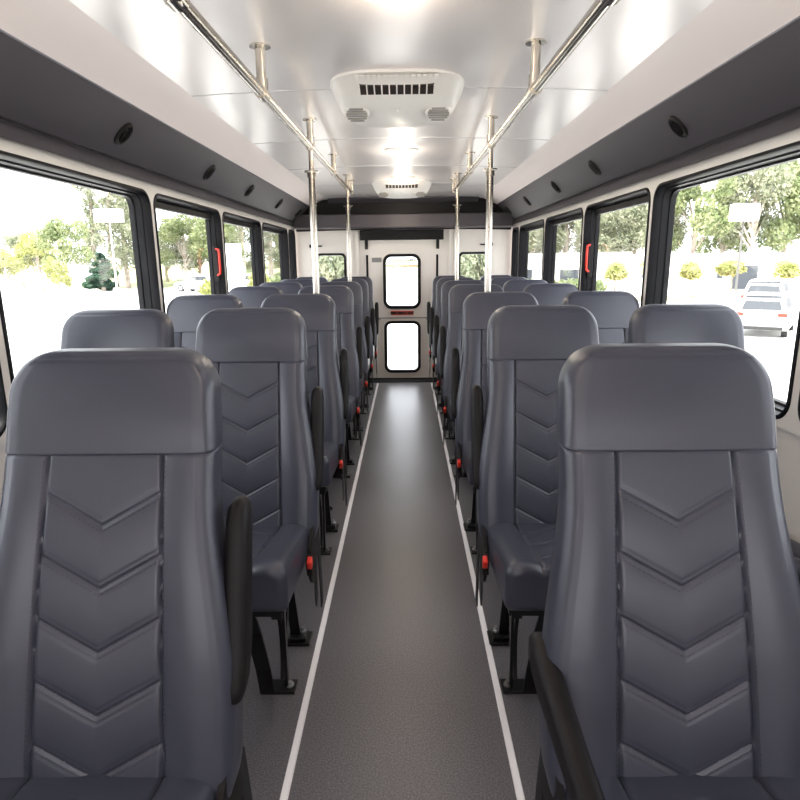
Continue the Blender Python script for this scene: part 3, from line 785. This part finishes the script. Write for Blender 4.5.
# cream building
bt = empty('building'); tag(bt, 'long low cream building beyond the parking lot on the right', 'building')
bt.location = (0, 0, 0)
A0 = at(470, 67); A1 = at(960, 45)
dirv = (A1-A0); dirv.z = 0; Lb = dirv.length; dirv.normalize(); nb = Vector((-dirv.y, dirv.x, 0))
if nb.y < 0: nb = -nb
MB = Matrix.Translation((A0.x, A0.y, GZ)) @ Matrix(((dirv.x, nb.x, 0, 0), (dirv.y, nb.y, 0, 0), (0, 0, 1, 0), (0, 0, 0, 1)))
b = BM(); box(b, 0, Lb, 0, 12, 0, 2.85, M=MB); obj('wall', b, BLDW, bt)
b = BM(); box(b, -.1, Lb+.1, -.12, 12.1, 2.85, 3.10, M=MB); obj('roof_edge', b, BLDW, bt)
b = BM(); box(b, -.1, Lb*.42, -.16, 0, 2.6, 3.35, M=MB); obj('fascia', b, BLDG, bt)
for u0, u1, z0, z1 in ((.44, .455, .9, 1.9), (.462, .478, .9, 1.9), (.60, .615, .9, 1.9), (.63, .68, 0.0, 2.1), (.25, .30, .6, 1.8), (.12, .18, .6, 1.8)):
    b = BM(); box(b, u0*Lb, u1*Lb, -.04, .02, z0, z1, M=MB); wf = obj('window', b, BLDG, bt)
    b = BM(); box(b, u0*Lb+.08, u1*Lb-.08, -.06, -.03, z0+.08, z1-.08, M=MB); obj('pane', b, DGLASS, wf)
b = BM(); a0 = at(480, 33); 
box(b, 3, 40, 40.2, 43.4, GZ, GZ+.12); tag(obj('planting_bed', b, MULCH), 'brown mulched planting bed along the right side of the lot', 'planting bed')
# lamp post
def lamp(pxx, D, h, hw, hh, label, m):
    t = empty('lamp_post', at(pxx, D)); tag(t, label, 'lamp post', 'lamp posts in the lot')
    b = BM(); tube(b, [(0, 0, 0), (0, 0, .8)], .28, 14); obj('concrete_base', b, BLDW, t, smooth=True)
    b = BM(); tube(b, [(0, 0, .8), (0, 0, h)], [.075, .05], 10); obj('pole', b, m, t, smooth=True)
    b = BM(); box(b, -hw, hw, -.3, .3, h, h+hh, bev=.05); obj('lamp_head', b, SIGNW, t)
lamp(737, 36, 4.75, .72, .95, 'grey lamp post with a white head behind the parked white cars', POLEG)
lamp(113, 50, 6.0, 1.1, 1.0, 'pale lamp post with a white head in front of the tall eucalyptus trees', SIGNW)
# white board in third left window
t = empty('white_board', at(233, 24)); tag(t, 'plain white upright board seen through the third left window', 'board')
b = BM(); box(b, -.33, .33, -.05, .05, .95, 3.45, bev=.01); obj('panel', b, SIGNW, t)
for x_ in (-.25, .25): b = BM(); box(b, x_-.03, x_+.03, -.03, .03, 0, .96); obj('leg', b, POLEG, t)
# chain fence on the left
ft = empty('fence', at(40, 58)); tag(ft, 'low grey fence along the far side of the left lot', 'fence'); ft.location = (0, 0, 0)
for k in range(26):
    b = BM(); x_ = -58+2.0*k; box(b, x_-.03, x_+.03, 77.97, 78.03, GZ, GZ+1.3); obj('post', b, POLEG, ft)
b = BM()
for z_ in (.25, .6, .95, 1.27): box(b, -58, -8, 77.98, 78.02, GZ+z_, GZ+z_+.03)
obj('rails', b, POLEG, ft)
# cars
def car(loc, rz, sc, label, rear=True):
    t = empty('car', loc, rz); t.scale = (sc, sc, sc); tag(t, label, 'car', 'parked cars outside')
    # body: side profile (y along the car, z) swept over width with tumblehome; rear faces -y
    def body(prof, wl, wu, zb, zt):
        bm = BM(); L = []
        for s_ in (-1, -.92, 0, .92, 1):
            ring = []
            for y_, z_ in prof:
                w = wl + (wu-wl)*max(0, min(1, (z_-zb)/(zt-zb))); k = 1.0 if abs(s_) < 1 else .985
                ring.append(bm.verts.new((s_*w, y_*(k if abs(s_) == 1 else 1), z_ if abs(s_) < 1 else zb+(z_-zb)*.99)))
            L.append(ring)
        n = len(prof)
        for A, B_ in zip(L, L[1:]):
            for j in range(n): bm.faces.new((A[j], A[(j+1) % n], B_[(j+1) % n], B_[j]))
        bm.faces.new(L[0][::-1]); bm.faces.new(L[-1]); return finish(bm)
    low = [(-2.2, .35), (-2.28, .55), (-2.25, .80), (-2.18, 1.0), (-1.9, 1.04), (1.0, 1.02), (1.9, .92), (2.25, .75), (2.3, .45), (2.2, .28), (-2.0, .28)]
    obj('body', body(low, .92, .90, .3, 1.0), CARW, t, smooth=True, sharp=35)
    cab = [(-2.12, 1.0), (-1.98, 1.35), (-1.78, 1.60), (-1.2, 1.68), (-.2, 1.68), (.35, 1.60), (1.15, 1.02)]
    obj('cabin', body(cab, .86, .66, 1.0, 1.68), CARW, t, smooth=True, sharp=35)
    b = BM(); prism(b, [(-.70, 1.08), (.70, 1.08), (.60, 1.42), (-.60, 1.42)], lambda p: (p[0], -2.10+(p[1]-1.0)*.42-.03, p[1]), lambda p: (p[0], -2.10+(p[1]-1.0)*.42+.03, p[1])); obj('rear_window', finish(b), DGLASS, t)
    b = BM(); box(b, -.62, .62, -1.96, -1.75, 1.56, 1.62, bev=.015); obj('spoiler', b, DGLASS, t)
    for s_ in (-1, 1):
        b = BM(); x0, x1 = sorted((s_*.58, s_*.90)); box(b, x0, x1, -2.275, -2.15, .84, .98, bev=.02); obj('tail_light', b, RED, t)
        b = BM(); prism(b, [(-1.7, 1.10), (.7, 1.10), (.2, 1.5), (-1.5, 1.5)], lambda p: (s_*(.86-(p[1]-1)*.29+.012), p[0], p[1]), lambda p: (s_*(.80-(p[1]-1)*.29), p[0], p[1])); obj('side_window', finish(b), DGLASS, t)
        for y_ in (-1.42, 1.42):
            b = BM(); tube(b, [(s_*.72, y_, .34), (s_*.93, y_, .34)], .34, 20); wh = obj('wheel', b, TYRE, t, smooth=True, sharp=50)
            b = BM(); tube(b, [(s_*.93, y_, .34), (s_*.94, y_, .34)], .2, 14); obj('hub', b, BOLT, wh, smooth=True)
        b = BM(); box(b, *sorted((s_*.93, s_*1.08)), .72, .82, 1.02, 1.16, bev=.02); obj('mirror', b, CARW, t)
    b = BM(); box(b, -.26, .26, -2.30, -2.25, .70, .82, bev=.005); obj('number_plate', b, SIGNW, t)
    b = BM(); box(b, -.80, .80, -2.32, -2.2, .32, .45, bev=.02); obj('bumper', b, TYRE, t)
    return t
car(at(771, 22.5), math.radians(-36), .88, 'white sport utility car parked with its rear to the bus')
car(at(770, 30.5), math.radians(-36), 1.0, 'white car parked behind the nearest parked car, only its roof showing')
car(at(196, 60), math.radians(70), 1.0, 'small distant white car beyond the second left window')
car(at(248, 60), math.radians(75), 1.0, 'distant white car beyond the third left window')
